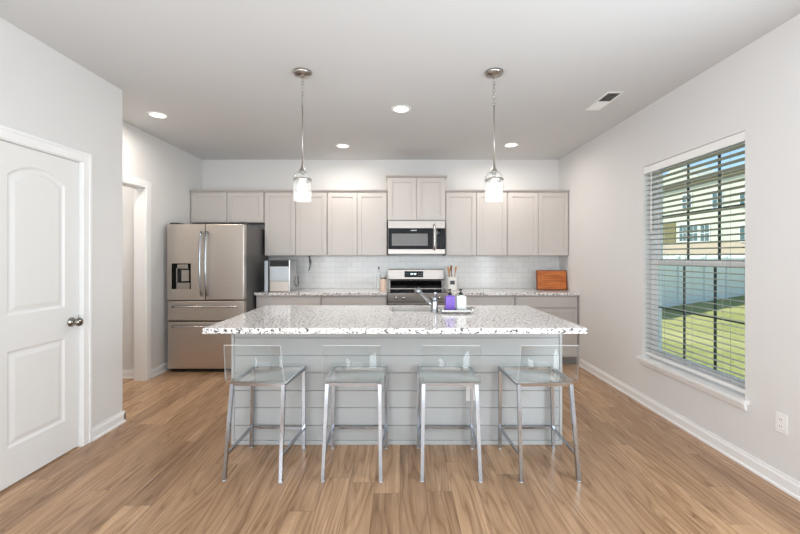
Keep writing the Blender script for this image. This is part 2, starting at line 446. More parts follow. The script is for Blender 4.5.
# door: slab with arched upper panel and plain lower panel, moulded into the face
def moulded_door():
    xf = XL - .018; xb = xf - .035
    b = MB(); bm = b.bm
    p0, p1 = DY0 + .113, DY1 - .113
    up = [(p0, 1.02), (p1, 1.02)] + [(p1 + (p0 - p1) * t / 14, 1.86 + .075 * math.sin(math.pi * t / 14) ** .8) for t in range(15)]
    lo = [(p0, .236), (p1, .236), (p1, .809), (p0, .809)]
    def inset(poly, d):
        n = len(poly); cy = sum(p[0] for p in poly) / n; cz = (min(p[1] for p in poly) + max(p[1] for p in poly)) / 2
        hy = (max(p[0] for p in poly) - min(p[0] for p in poly)) / 2; hz = (max(p[1] for p in poly) - min(p[1] for p in poly)) / 2
        return [(cy + (p[0] - cy) * (1 - d / hy), cz + (p[1] - cz) * (1 - d / hz)) for p in poly]
    # face with two holes, triangulated by fill
    outer = [(DY0, .012), (DY1, .012), (DY1, DH), (DY0, DH)]
    es = []
    loops = []
    for poly in (outer, up, lo):
        vs = [bm.verts.new((xf, y, z)) for y, z in poly]; loops.append(vs)
        for i in range(len(vs)): es.append(bm.edges.new((vs[i], vs[(i + 1) % len(vs)])))
    bmesh.ops.triangle_fill(bm, use_beauty=True, edges=es, normal=(1, 0, 0))
    for poly, vs in ((up, loops[1]), (lo, loops[2])):
        prev = vs
        for d, dx in ((.014, -.009), (.024, -.009), (.05, -.002)):
            q = [bm.verts.new((xf + dx, y, z)) for y, z in inset(poly, d)]
            for i in range(len(q)):
                j = (i + 1) % len(q); bm.faces.new((prev[i], prev[j], q[j], q[i]))
            prev = q
        bm.faces.new(prev)
    back = [bm.verts.new((xb, y, z)) for y, z in outer]
    for i in range(4):
        j = (i + 1) % 4; bm.faces.new((loops[0][i], back[i], back[j], loops[0][j]))
    bm.faces.new(back)
    bmesh.ops.recalc_face_normals(bm, faces=bm.faces[:])
    return b
door = struct('door_1', moulded_door(), 'door')
KY = 2.722
kx = XL - .018
b = MB(); b.lathe([(0, 0), (.033, 0), (.034, .004), (.028, .010), (.014, .014), (.012, .03), (.020, .036), (.028, .046), (.030, .056), (.026, .066), (.014, .072), (0, .073)], (kx, KY, .91), 28, 'x')
b.build('door_knob', 'knob_metal', door)
b = MB(); b.box(kx - .001, kx + .002, DY1 - .004, DY1, .87, .95); b.build('latch_plate', 'nickel', door)

# ---------------------------------------------------------------- window on the right wall
win = thing('window_1', None, None, (0, 0, 0)); win['kind'] = 'structure'
b = MB(); FX0, FX1 = XR + .085, XR + .158
fw = .035
b.box(FX0, FX1, WY0, WY0 + fw, WZ0, WZ1); b.box(FX0, FX1, WY1 - fw, WY1, WZ0, WZ1); b.box(FX0, FX1, WY0 + fw, WY1 - fw, WZ0, WZ0 + .04); b.box(FX0, FX1, WY0 + fw, WY1 - fw, WZ1 - fw, WZ1)
b.build('window_frame', 'vinyl', win)
MR = 1.318
def sash(x0, x1, z0, z1, bot, top):
    s0, s1 = WY0 + fw, WY1 - fw
    b = MB(); st = .028
    b.box(x0, x1, s0, s0 + st, z0, z1, .003, 1); b.box(x0, x1, s1 - st, s1, z0, z1, .003, 1); b.box(x0, x1, s0 + st, s1 - st, z0, z0 + bot, .003, 1); b.box(x0, x1, s0 + st, s1 - st, z1 - top, z1, .003, 1)
    sh = b.build('sash', 'vinyl', win)
    xm = (x0 + x1) / 2
    MB().box(xm - .003, xm + .003, s0 + st, s1 - st, z0 + bot, z1 - top).build('pane', 'pane', sh)
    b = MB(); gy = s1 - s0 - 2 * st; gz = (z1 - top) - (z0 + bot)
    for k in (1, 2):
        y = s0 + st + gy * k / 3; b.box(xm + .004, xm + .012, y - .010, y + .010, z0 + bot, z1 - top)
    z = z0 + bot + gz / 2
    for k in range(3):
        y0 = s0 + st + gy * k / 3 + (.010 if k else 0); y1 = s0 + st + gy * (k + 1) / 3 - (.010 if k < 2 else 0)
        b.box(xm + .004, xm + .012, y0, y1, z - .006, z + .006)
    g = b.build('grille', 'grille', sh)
sash(FX0 + .038, FX0 + .066, MR - .018, WZ1 - fw, .036, .03)
sash(FX0 + .006, FX0 + .034, WZ0 + .04, MR + .022, .05, .045)
b = MB(); b.box(XR + .0005, FX0, WY0 + .0005, WY1 - .0005, WZ0 - .0, WZ0 + .004); b.box(XR - .04, XR, WY0 - .035, WY1 + .035, WZ0 - .02, WZ0 + .004, .004)
b.build('window_sill', 'trim', win)
b = MB(); b.prism([(XR, WZ0 - .02), (XR - .022, WZ0 - .02), (XR - .018, WZ0 - .05), (XR - .010, WZ0 - .066), (XR, WZ0 - .066)], WY0 - .015, WY1 + .015, 'y'); b.build('window_apron', 'trim', win)

# horizontal blind, slats open
bl = thing('window_blind', 'white horizontal slat blind lowered across the window with its slats open', 'blind', (XR + .045, (WY0 + WY1) / 2, WZ1))
hw = (WY1 - WY0) / 2 - .008
b = MB(); b.box(-.028, .028, -hw, hw, -.045, -.002, .002); b.box(-.036, -.030, -hw, hw, -.066, -.002, .002); b.build('headrail', 'blind', bl)
pitch = .0455; n_s = int((WZ1 - WZ0 - .12) / pitch)
def slat_mesh():
    b = MB(); pts = [(-.025, -.0012), (-.013, .0012), (0, .002), (.013, .0012), (.025, -.0012), (.025, .0012), (.013, .0036), (0, .0044), (-.013, .0036), (-.025, .0012)]
    b.prism(pts, -hw, hw, 'y'); return b
s0 = slat_mesh().build('slat', 'slat', bl, (0, 0, -.085)); s0.rotation_euler = (0, R(9), 0)
for k in range(1, n_s):
    c = s0.copy(); C.objects.link(c); c.parent = bl; c.location = (0, 0, -.085 - pitch * k)
zb = -.085 - pitch * n_s
MB().box(-.026, .026, -hw, hw, zb - .012, zb + .012, .005).build('bottom_rail', 'blind', bl)
for y in (-.34, 0.02, .34):
    b = MB()
    for x in (-.027, .027): b.tube([(x, y, -.045), (x, y, zb)], .0011, 5)
    b.build('ladder_cord', 'cord_white', bl)
MB().tube([(-.034, hw - .10, -.06), (-.036, hw - .10, -.5), (-.035, hw - .10, -.62)], [.004, .004, .006], 8).build('tilt_wand', 'white_plastic', bl)

# ---------------------------------------------------------------- outdoors
GZ = -.46
ground = struct('lawn', MB().box(XR + .2, 90, -40, 110, GZ - .2, GZ), 'grass'); ground['kind'] = 'structure'
def fence(name, label, p, q, top, panels):
    p = Vector((*p, 0)); q = Vector((*q, 0)); d = (q - p); ln = d.length; a = math.atan2(d.y, d.x)
    t = thing(name, label, 'fence', (p.x, p.y, GZ), a)
    h = top - GZ; step = ln / panels
    for k in range(panels):
        b = MB(); x0 = k * step + .065; x1 = (k + 1) * step - .065
        b.box(x0, x1, -.02, .02, .01, .22); b.box(x0, x1, -.02, .02, h - .2, h - .08)
        nb = max(4, int((x1 - x0) / .16)); w_ = (x1 - x0) / nb
        for i in range(nb): b.box(x0 + i * w_ + .003, x0 + (i + 1) * w_ - .003, -.012, .012, .22, h - .2)
        b.build('panel', 'fence', t)
    for k in range(panels + 1):
        b = MB(); x = k * step; b.box(x - .062, x + .062, -.062, .062, 0, h - .04); b.prism([(x - .075, h - .04), (x + .075, h - .04), (x + .075, h - .01), (x, h + .05), (x - .075, h - .01)], -.075, .075)
        b.build('post', 'fence', t)
    return t
fence('yard_fence', 'white vinyl privacy fence in shade along the lawn, nearest the window', (6.4, 11.85), (24.0, 23.2), 1.36, 9)
fence('far_fence', 'sunlit white vinyl fence in front of the cream house', (20.0, 21.6), (20.0, 42), 1.5, 11)
HX = 24.0
def fac(px, py):
    y = HX * F / (px - 400); return y, EYE + (256.3 - py) / (F / y)
hs = thing('neighbour_house', 'cream two storey house beyond the fence seen through the blind', 'house', (HX, 30, GZ))
hl = (HX, 30, GZ)
def HB(x0, x1, y0, y1, z0, z1): return MB().box(x0 - hl[0], x1 - hl[0], y0 - hl[1], y1 - hl[1], z0 - hl[2], z1 - hl[2])
HB(HX, HX + 9, 23.4, 38, 2.4, 7.4).build('upper_wall', 'siding', hs)
HB(HX + .02, HX + 9, 23.42, 38, GZ, 2.4).build('lower_wall', 'siding_low', hs)
b = MB(); b.prism([(-.4, 7.86), (9.4, 7.86), (9.4, 8.02), (4.5, 9.5), (-.4, 8.02)], -6.9, 8.3, 'y'); b.build('roof', 'shingle', hs)
b = MB(); b.prism([(.6, 7.9), (7.2, 7.9), (7.2, 8.05), (3.8, 9.68), (.6, 8.05)], -.05, 2.5, 'x'); b.build('gable', 'siding', hs)
def hwin(x0, y0, x1, y1, glass='house_glass'):
    (ya, za), (yb, zb_) = fac(x0, y0), fac(x1, y1)
    lo, hi = min(ya, yb), max(ya, yb); z0 = EYE + (256.3 - y1) / F * (lo + hi) / 2; z1 = EYE + (256.3 - y0) / F * (lo + hi) / 2
    b = HB(HX - .06, HX, lo, hi, z0, z1); f = b.build('house_window', 'vinyl', hs)
    mid = (z0 + z1) / 2; ym = (lo + hi) / 2
    b = MB()
    for (p, q) in ((lo + .08, ym - .03), (ym + .03, hi - .08)):
        for (r0, r1) in ((z0 + .08, mid - .03), (mid + .03, z1 - .08)):
            b.box(-.075, -.06, p - hl[1], q - hl[1], r0 - hl[2], r1 - hl[2])
    b.build('pane', glass, f)
hwin(682.5, 194, 692.5, 210); hwin(712.5, 190, 724, 208); hwin(679.5, 224, 688, 242); hwin(689, 224, 699, 242); hwin(700.5, 224, 710.5, 242); hwin(740, 190, 752, 208); hwin(740, 224, 752, 242)
(ya, _), (yb, _) = fac(662, 0), fac(676, 0)
HB(HX - .05, HX, yb, ya, 2.6, 4.3).build('shutter', 'olive', hs)

# ---------------------------------------------------------------- cabinets
CF = 5.17            # face of the upper cabinets
def shaker(x0, x1, z0, z1, y, fr=.057, th=.019):
    """a framed door front facing -y, its face at y"""
    b = MB(); rec = .009
    b.box(x0, x0 + fr, y, y + th, z0, z1, .0018, 1); b.box(x1 - fr, x1, y, y + th, z0, z1, .0018, 1)
    b.box(x0 + fr, x1 - fr, y, y + th, z0, z0 + fr, .0018, 1); b.box(x0 + fr, x1 - fr, y, y + th, z1 - fr, z1, .0018, 1)
    b.box(x0 + fr, x1 - fr, y + rec, y + th, z0 + fr, z1 - fr)
    # small bead around the panel
    q = .008
    b.prism([(z0 + fr, y + rec), (z0 + fr + q, y + rec), (z0 + fr, y + .001)][::1], x0 + fr, x1 - fr, 'x') if False else None
    return b
def upper(label, x0, x1, z0, z1, y=CF, crown=.05, side=.008, mid=.006):
    cx = (x0 + x1) / 2
    t = thing('wall_cabinet', label, 'cabinet', (cx, YB - .009 if z0 < 1.5 else YB, z0), 0, 'grey wall cabinets')
    yb = -.002; o = t.location; over = .022 if z1 > 2.3 else 0      # the raised cabinet's crown returns at its ends
    yf = y - o.y; h = z1 - z0; hwid = (x1 - x0) / 2
    MB().box(-hwid + .001, hwid - .001, yf + .019, yb, 0, h).build('body', 'cab', t)
    for a, c in ((-hwid + side, -mid / 2), (mid / 2, hwid - side)):
        shaker(a, c, .008, h - .012, yf).build('door', 'cab', t)
    b = MB(); b.prism([(yf + .02, h - .006), (yf + .006, h - .006), (yf - .004, h + .004), (yf - .02, h + .014), (yf - .022, h + .022), (yb, h + .022), (yb, h + .001), (yf + .02, h + .001)], -hwid + .001 - over, hwid - .001 + over, 'x')
    b.build('crown_molding', 'cab', t)
    return t
TOP = 2.235
upper('short grey two-door wall cabinet above the refrigerator', -2.800, -1.816, 1.822, TOP, side=.012, mid=.03)
upper('tall grey two-door wall cabinet above the ice maker', -1.814, -.976, 1.38, TOP)
upper('tall grey two-door wall cabinet directly left of the microwave cabinet', -.974, -.172, 1.38, TOP)
upper('small raised grey wall cabinet above the microwave', -.168, .606, 1.845, 2.425, y=5.14)
upper('tall grey two-door wall cabinet directly right of the microwave', .610, 1.434, 1.38, TOP)
upper('tall grey two-door wall cabinet against the right wall above the cutting board', 1.436, 2.256, 1.38, TOP)

BF = 4.885           # face of the base cabinets
CT = .915
def base(label, x0, x1, two=True):
    cx = (x0 + x1) / 2; hwid = (x1 - x0) / 2
    t = thing('base_cabinet', label, 'cabinet', (cx, YB - .005, 0), 0, 'grey base cabinets')
    yf = BF - t.location.y; top = CT - .035
    MB().box(-hwid + .001, hwid - .001, yf + .019, 0, .095, top - .001).build('body', 'cab', t)
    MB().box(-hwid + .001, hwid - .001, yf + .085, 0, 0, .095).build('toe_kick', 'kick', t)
    d = MB().box(-hwid + .012, hwid - .012, yf, yf + .019, top - .155, top - .02, .003, 2).build('drawer', 'cab', t)
    for a, c in (((-hwid + .012, -.004), (.004, hwid - .012)) if two else ((-hwid + .012, hwid - .012),)):
        shaker(a, c, .108, top - .167, yf).build('door', 'cab', t)
    return t
base('grey base cabinet beside the refrigerator under the ice maker', -1.822, -.998)
base('grey base cabinet directly left of the range', -.996, -.166)
base('grey base cabinet directly right of the range under the utensil crock', .616, 1.452)
base('grey base cabinet against the right wall below the cutting board', 1.454, 2.25, False)

def counter(label, x0, x1):
    t = MB().box(x0, x1, 4.855, YB - .001, CT - .034, CT, .004, 2).build('countertop', 'granite'); tag(t, label, 'countertop'); return t
counter('speckled granite countertop left of the range, holding the ice maker', -1.832, -.164)
counter('speckled granite countertop right of the range, holding the cutting board', .614, 2.2585)
struct('wall_backsplash', MB().box(-1.832, XR - .001, YB - .008, YB - .0005, CT + .0005, 1.379), 'tile')

# ---------------------------------------------------------------- refrigerator
fr = thing('refrigerator', 'stainless french-door refrigerator with ice dispenser and two bottom drawers', 'refrigerator', (-2.29, 4.56, 0))
FW = .453
b = MB(); b.box(-FW + .006, FW - .006, .085, .86, .03, 1.74, .004); b.box(-FW + .03, FW - .03, .1, .84, .0, .03); b.build('body', 'dark_side', fr)
MB().box(-FW + .02, FW - .02, .05, .09, .012, .05).build('kick_grille', 'black', fr)
def fdoor(name, x0, x1, z0, z1, hole=None):
    b = MB()
    if hole:
        hx0, hx1, hz0, hz1 = hole
        b.box(x0, hx0, 0, .078, z0, z1); b.box(hx1, x1, 0, .078, z0, z1); b.box(hx0, hx1, 0, .078, z0, hz0); b.box(hx0, hx1, 0, .078, hz1, z1); b.box(hx0, hx1, .06, .078, hz0, hz1)
        bmesh.ops.remove_doubles(b.bm, verts=b.bm.verts, dist=1e-5)
    else: b.box(x0, x1, 0, .078, z0, z1, .012, 4)
    return b.build(name, 'steel', fr)
SP = -.007 - .0
hole = (-.400, -.175, .985, 1.288)
dl = fdoor('door', -FW, SP - .003, .858, 1.752, hole); dr = fdoor('door', SP + .003, FW, .858, 1.752)
d1 = fdoor('drawer', -FW, FW, .612, .846); d2 = fdoor('drawer', -FW, FW, .045, .600)
for d, x in ((dl, SP - .033), (dr, SP + .033)):
    b = MB(); pts = []
    for k in range(13):
        u = k / 12; pts.append((x, -.022 - .042 * math.sin(math.pi * u) ** .6, .905 + .76 * u))
    b.tube(pts, .0115, 12); b.tube([(x, .002, .93), (x, -.035, .935)], .009, 8); b.tube([(x, .002, 1.64), (x, -.035, 1.635)], .009, 8)
    b.build('handle', 'chrome', d)
for d, z in ((d1, .782), (d2, .548)):
    b = MB(); b.tube([(-.38 + .76 * k / 10, -.03 - .022 * math.sin(math.pi * k / 10), z) for k in range(11)], .0115, 12)
    for x in (-.35, .35): b.tube([(x, .002, z), (x, -.034, z)], .009, 8)
    b.build('handle', 'steel_plain', d)
hx0, hx1, hz0, hz1 = hole
b = MB(); b.box(hx0, hx0 + .055, -.003, .058, hz0, hz1, .002, 1); b.box(hx0 + .055, hx1, -.003, .058, hz1 - .055, hz1, .002, 1); b.box(hx1 - .012, hx1, -.003, .058, hz0, hz1 - .055)
b.box(hx0 + .055, hx1 - .012, .050, .058, hz0, hz1 - .055)
dsp = b.build('dispenser', 'black_glass', dl)
b = MB(); b.box(hx0 + .095, hx1 - .035, .030, .049, hz0 + .09, hz1 - .075, .003, 1); b.build('dispenser_paddle', 'steel_plain', dsp)
b = MB(); b.box(hx0 + .07, hx1 - .03, -.012, .03, hz1 - .062, hz1 - .012, .006); b.build('dispenser_spout', 'nickel', dsp)
b = MB(); b.box(hx0 + .056, hx1 - .012, -.004, .049, hz0, hz0 + .075, .003, 1); b.build('drip_tray', 'nickel', dsp)
MB().box(hx0 + .056, hx0 + .066, -.003, .049, hz0 + .076, hz1 - .057).build('dispenser_trim', 'steel_plain', dsp)
for s in (-1, 1): MB().box(s * .39 - .05, s * .39 + .05, .03, .17, 1.742, 1.772, .006).build('hinge_cover', 'black', fr)

# ---------------------------------------------------------------- range and microwave
rg = thing('range', 'stainless electric range with black glass cooktop and rear control panel', 'range', (.223, 4.85, 0))
RW = .381
b = MB(); b.box(-RW, RW, .03, .62, .09, .905); b.box(-RW + .02, RW - .02, .09, .6, 0, .09); b.build('body', 'dark_side', rg)
b = MB(); b.box(-RW, RW, .012, .575, .905, .918, .003, 1); ck = b.build('cooktop', 'black_glass', rg)
M['burner'] = mat('burner_ring_print', (62, 62, 64), .2)
for x, y, r in ((-.19, .17, .10), (.19, .17, .115), (-.19, .43, .08), (.19, .43, .08)):
    b = MB(); b.shell([(r - .006, .9184), (r, .9184)], (x, y, 0), 40); b.shell([(r * .6 - .004, .9184), (r * .6, .9184)], (x, y, 0), 40); b.build('burner_ring', 'burner', ck)
MB().box(-RW, RW, 0, .03, .80, .912, .004).build('front_panel', 'range_steel', rg)
for x in (-.27, -.18, .18, .27):
    MB().lathe([(0, -.034), (.016, -.034), (.019, -.03), (.021, -.004), (.025, 0), (0, 0)], (x, 0, .853), 20, 'y').build('knob', 'steel_plain', rg)
od = MB().box(-RW + .004, RW - .004, -.012, .03, .275, .79, .006).build('oven_door', 'range_steel', rg)
MB().box(-RW + .09, RW - .09, -.0135, -.011, .36, .66).build('oven_window', 'black_glass', od)
b = MB(); b.tube([(-.33, -.055, .745), (.33, -.055, .745)], .012, 12)
for x in (-.3, .3): b.tube([(x, -.01, .745), (x, -.055, .745)], .009, 8)
b.build('oven_handle', 'steel_plain', od)
MB().box(-RW + .004, RW - .004, -.008, .03, .095, .265, .006).build('storage_drawer', 'range_steel', rg)
b = MB(); b.prism([(.575, .905), (.62, .905), (.62, 1.19), (.61, 1.196), (.55, 1.192), (.545, 1.185), (.535, 1.055), (.55, 1.04), (.575, 1.035)], -RW - .006, RW + .006, 'x', .004); cp = b.build('control_panel', 'range_steel', rg)
b = MB(); b.prism([(.5352, 1.08), (.545, 1.08), (.551, 1.165), (.5418, 1.165)], -.16, .10, 'x'); dsp = b.build('display', 'black_glass', cp)
b = MB()
for x in (-.075, -.055, -.03, -.01): b.box(x, x + .012, .5362, .542, 1.115, 1.137)
b.build('clock_digits', 'display', dsp)
b = MB()
for x in (-.14, -.115, .03, .055, .075):
    for z in (1.105, 1.128): b.box(x, x + .008, .5355 + (z - 1.08) * .07, .542, z, z + .006)
b.build('touch_marks', 'digit', dsp)
MB().box(-RW + .02, RW - .02, .572, .5765, .925, 1.034).build('vent_strip', 'black_glass', cp)

mw = thing('microwave', 'stainless over-the-range microwave hung under the raised cabinet', 'microwave', (.219, 5.09, 1.402))
MWW = .377; MH = .438
b = MB(); b.box(-MWW, MWW, .03, .405, .004, MH); b.build('body', 'dark_side', mw)
b = MB(); b.box(-MWW, MWW, .0, .03, MH - .10, MH, .003, 1); b.box(-MWW, MWW, 0, .03, .0, .065, .003, 1); b.build('steel_trim', 'range_steel', mw)
xd = .245
b = MB(); b.box(-MWW, -MWW + .02, 0, .03, .065, MH - .10); b.box(-MWW + .02, xd - .045, .004, .03, .065, MH - .10)
md = MB().box(-MWW + .012, xd - .03, -.002, .03, .067, MH - .102, .003, 1).build('door', 'black_glass', mw); b.bm.free()
MB().box(-MWW + .05, xd - .10, -.0035, -.001, .11, MH - .17).build('door_window', 'grey_mesh', md)
MB().box(-.08, .0, -.0035, -.0015, MH - .132, MH - .122).build('logo', 'digit', md)
b = MB(); b.tube([(xd - .012, -.036, .05), (xd - .012, -.042, .12), (xd - .012, -.044, .22), (xd - .012, -.042, .32), (xd - .012, -.036, MH - .05)], .0125, 10); b.tube([(xd - .012, .004, .075), (xd - .012, -.036, .075)], .008, 8); b.tube([(xd - .012, .004, MH - .085), (xd - .012, -.036, MH - .085)], .008, 8)
b.build('handle', 'steel_plain', md)
MB().box(xd - .028, xd + .012, 0, .03, .066, MH - .101).build('handle_strip', 'range_steel', mw)
cpn = MB().box(xd + .013, MWW, -.001, .03, .067, MH - .102, .002, 1).build('control_panel', 'black_glass', mw)
b = MB()
for i in range(3):
    for j in range(5): b.box(xd + .03 + i * .032, xd + .044 + i * .032, -.0025, -.0005, .09 + j * .03, .098 + j * .03)
b.build('keypad_marks', 'label_dark', cpn)

# ---------------------------------------------------------------- island
IX0, IX1, IY0, IY1 = -1.229, 1.182, 2.82, 3.58
il = thing('kitchen_island', 'pale blue-grey kitchen island clad in horizontal shiplap boards', 'island', (0, IY0, 0))
b = MB(); IT = CT - .037; w0, w1 = IX0 + .022, IX1 - .022
d = IY1 - IY0
b.box(w0, w1, .014, .03, 0, IT); b.box(w0, w0 + .02, .03, d, 0, IT); b.box(w1 - .02, w1, .03, d, 0, IT); b.box(w0 + .02, w1 - .02, d - .02, d, 0, IT)
b.build('body', 'island', il)
zs = [.137, .267, .393, .522, .649, .777, IT - .001]; z = .03
for q in zs:
    MB().box(w0, w1, .002, .014, z + .002, q - .002, .0025, 2).build('shiplap_board', 'island', il); z = q
for x0, x1 in ((IX0, w0 - .0005), (w1 + .0005, IX1)):
    MB().box(x0, x1, -.004, .05, 0, IT - .001, .003, 1).build('corner_trim', 'island', il)
MB().box(w0, w1, -.006, .014, 0, .03, .004, 2).build('base_trim', 'island', il)
def outlet_plate(b, faces):  pass
def make_outlet(parent=None, name='outlet'):
    """plate in local x,z facing -y"""
    p = MB().box(-.035, .035, -.006, 0, -.058, .058, .003, 2).build(name, 'white_plastic', parent)
    for z in (-.02, .02):
        r = MB().box(-.017, .017, -.0075, -.005, z - .0145, z + .0145, .003, 1).build('receptacle', 'white_plastic', p)
        b = MB()
        for x in (-.006, .006): b.box(x - .001, x + .001, -.008, -.007, z - .003, z + .006)
        b.build('slot', 'slot', r)
    return p
o = make_outlet(il, 'outlet'); o.location = (.515, .002, .376)
# island counter with a cut-out for the sink
TX0, TX1, TY0, TY1 = -1.257, 1.190, 2.456, 3.61
SX0, SX1, SY0, SY1 = -.085, .305, 3.215, 3.54
def slab_hole():
    b = MB(); bm = b.bm
    o = [(TX0, TY0), (TX1, TY0), (TX1, TY1), (TX0, TY1)]; i = [(SX0, SY0), (SX1, SY0), (SX1, SY1), (SX0, SY1)]
    V = {}
    for nm, pl in (('o', o), ('i', i)):
        for k, p in enumerate(pl):
            for zz in (0, 1): V[nm, k, zz] = bm.verts.new((p[0], p[1], CT - .036 * (1 - zz)))
    for k in range(4):
        j = (k + 1) % 4
        bm.faces.new((V['o', k, 1], V['o', j, 1], V['i', j, 1], V['i', k, 1])); bm.faces.new((V['o', j, 0], V['o', k, 0], V['i', k, 0], V['i', j, 0]))
        bm.faces.new((V['o', k, 0], V['o', j, 0], V['o', j, 1], V['o', k, 1])); bm.faces.new((V['i', j, 0], V['i', k, 0], V['i', k, 1], V['i', j, 1]))
    bmesh.ops.recalc_face_normals(bm, faces=bm.faces[:])
    es = [e for e in bm.edges if abs(e.verts[0].co.z - e.verts[1].co.z) < 1e-6 and len({V_ for V_ in e.verts}) == 2 and e.is_manifold and abs(e.calc_face_angle(0)) > .5]
    bmesh.ops.bevel(bm, geom=es, offset=.005, segments=3, affect='EDGES')
    return b
t = slab_hole().build('island_countertop', 'granite'); tag(t, 'long speckled granite countertop on top of the island', 'countertop')
b = MB(); z1 = CT - .002; z0 = CT - .23
g = .0015; e = .010
b.box(SX0 + g, SX0 + e, SY0 + g, SY1 - g, z0, z1); b.box(SX1 - e, SX1 - g, SY0 + g, SY1 - g, z0, z1); b.box(SX0 + e, SX1 - e, SY0 + g, SY0 + e, z0, z1); b.box(SX0 + e, SX1 - e, SY1 - e, SY1 - g, z0, z1); b.box(SX0 + g, SX1 - g, SY0 + g, SY1 - g, z0 - .01, z0)
snk = b.build('sink', 'sink_steel'); tag(snk, 'small stainless undermount sink set in the island countertop', 'sink')
MB().lathe([(0, .001), (.04, .001), (.042, .003), (.03, .004), (0, .002)], ((SX0 + SX1) / 2, (SY0 + SY1) / 2, z0), 24).build('drain', 'chrome', snk)

fa = thing('faucet', 'chrome pull-out faucet beside the island sink with its spout slanting up', 'faucet', (.282, 3.165, CT))
MB().lathe([(0, 0), (.034, 0), (.035, .006), (.029, .012), (.026, .05), (.027, .085), (.025, .095), (0, .096)], seg=24).build('base', 'chrome', fa)
b = MB(); b.tube([(-.008, .01, .05), (-.05, .06, .085), (-.095, .115, .130), (-.125, .155, .160)], [.017, .0175, .019, .020], 14); sp = b.build('spout', 'chrome', fa)
b = MB(); b.tube([(-.112, .138, .146), (-.130, .162, .166), (-.137, .170, .165), (-.140, .174, .140)], [.022, .027, .026, .021], 14); b.build('spray_head', 'chrome', sp)
b = MB(); b.lathe([(0, .096), (.020, .096), (.023, .104), (.022, .118), (.012, .127), (0, .128)], seg=20); b.tube([(0, 0, .115), (.004, -.02, .14), (.006, -.038, .165)], [.010, .009, .010], 10); b.build('handle', 'chrome', fa)

tr = thing('soap_tray', 'low metal footed tray on the island holding two soap bottles', 'tray', (.455, 3.158, CT))
b = MB(); b.box(-.125, .125, -.085, .085, .012, .016, .002, 1); b.box(-.125, .125, -.085, -.079, .016, .030, .002, 1); b.box(-.125, .125, .079, .085, .016, .030, .002, 1); b.box(-.125, -.119, -.079, .079, .016, .030, .002, 1); b.box(.119, .125, -.079, .079, .016, .030, .002, 1)
b.build('tray', 'steel_plain', tr)
for x in (-.1, .1):
    for y in (-.06, .06): MB().lathe([(0, 0), (.009, 0), (.008, .0125), (0, .0125)], (x, y, 0), 12).build('foot', 'nickel', tr)
for s in (-1, 1):
    MB().tube([(s * .120, -.045, .028), (s * .142, -.04, .036), (s * .150, 0, .038), (s * .142, .04, .036), (s * .120, .045, .028)], .004, 8).build('handle', 'nickel', tr)
def soap(name, label, x, y, mt, lab, w_=.040, d_=.026, h=.115):
    t = thing(name, label, 'soap bottle', (x, y, CT + .0162), R(4))
    b = MB(); pts = []
    b.box(-w_, w_, -d_, d_, 0, h, .010, 3); b.lathe([(.016, h - .002), (.015, h + .008), (0, h + .008)], seg=18); b.build('bottle', mt, t)
    if lab: MB().box(-w_ * .72, w_ * .72, -d_ - .0008, -d_ + .0005, .02, h - .025).build('paper_label', lab, t)
    b = MB(); b.lathe([(0, h + .007), (.0155, h + .007), (.0155, h + .026), (.011, h + .028), (.005, h + .03), (.005, h + .047), (.012, h + .048), (.012, h + .056), (0, h + .057)], seg=18)
    b.tube([(0, 0, h + .052), (-.016, -.02, h + .052), (-.021, -.028, h + .046)], [.006, .005, .004], 8); b.build('pump', 'black', t)
    return t
soap('soap_bottle', 'purple soap bottle with black pump on the island tray', .412, 3.195, 'purple', None)
M['clear_soap'] = mat('clear_soap', (226, 232, 230), .12)
soap('lotion_bottle', 'clear whitish soap bottle with black pump on the island tray', .503, 3.195, 'clear_soap', 'paper')

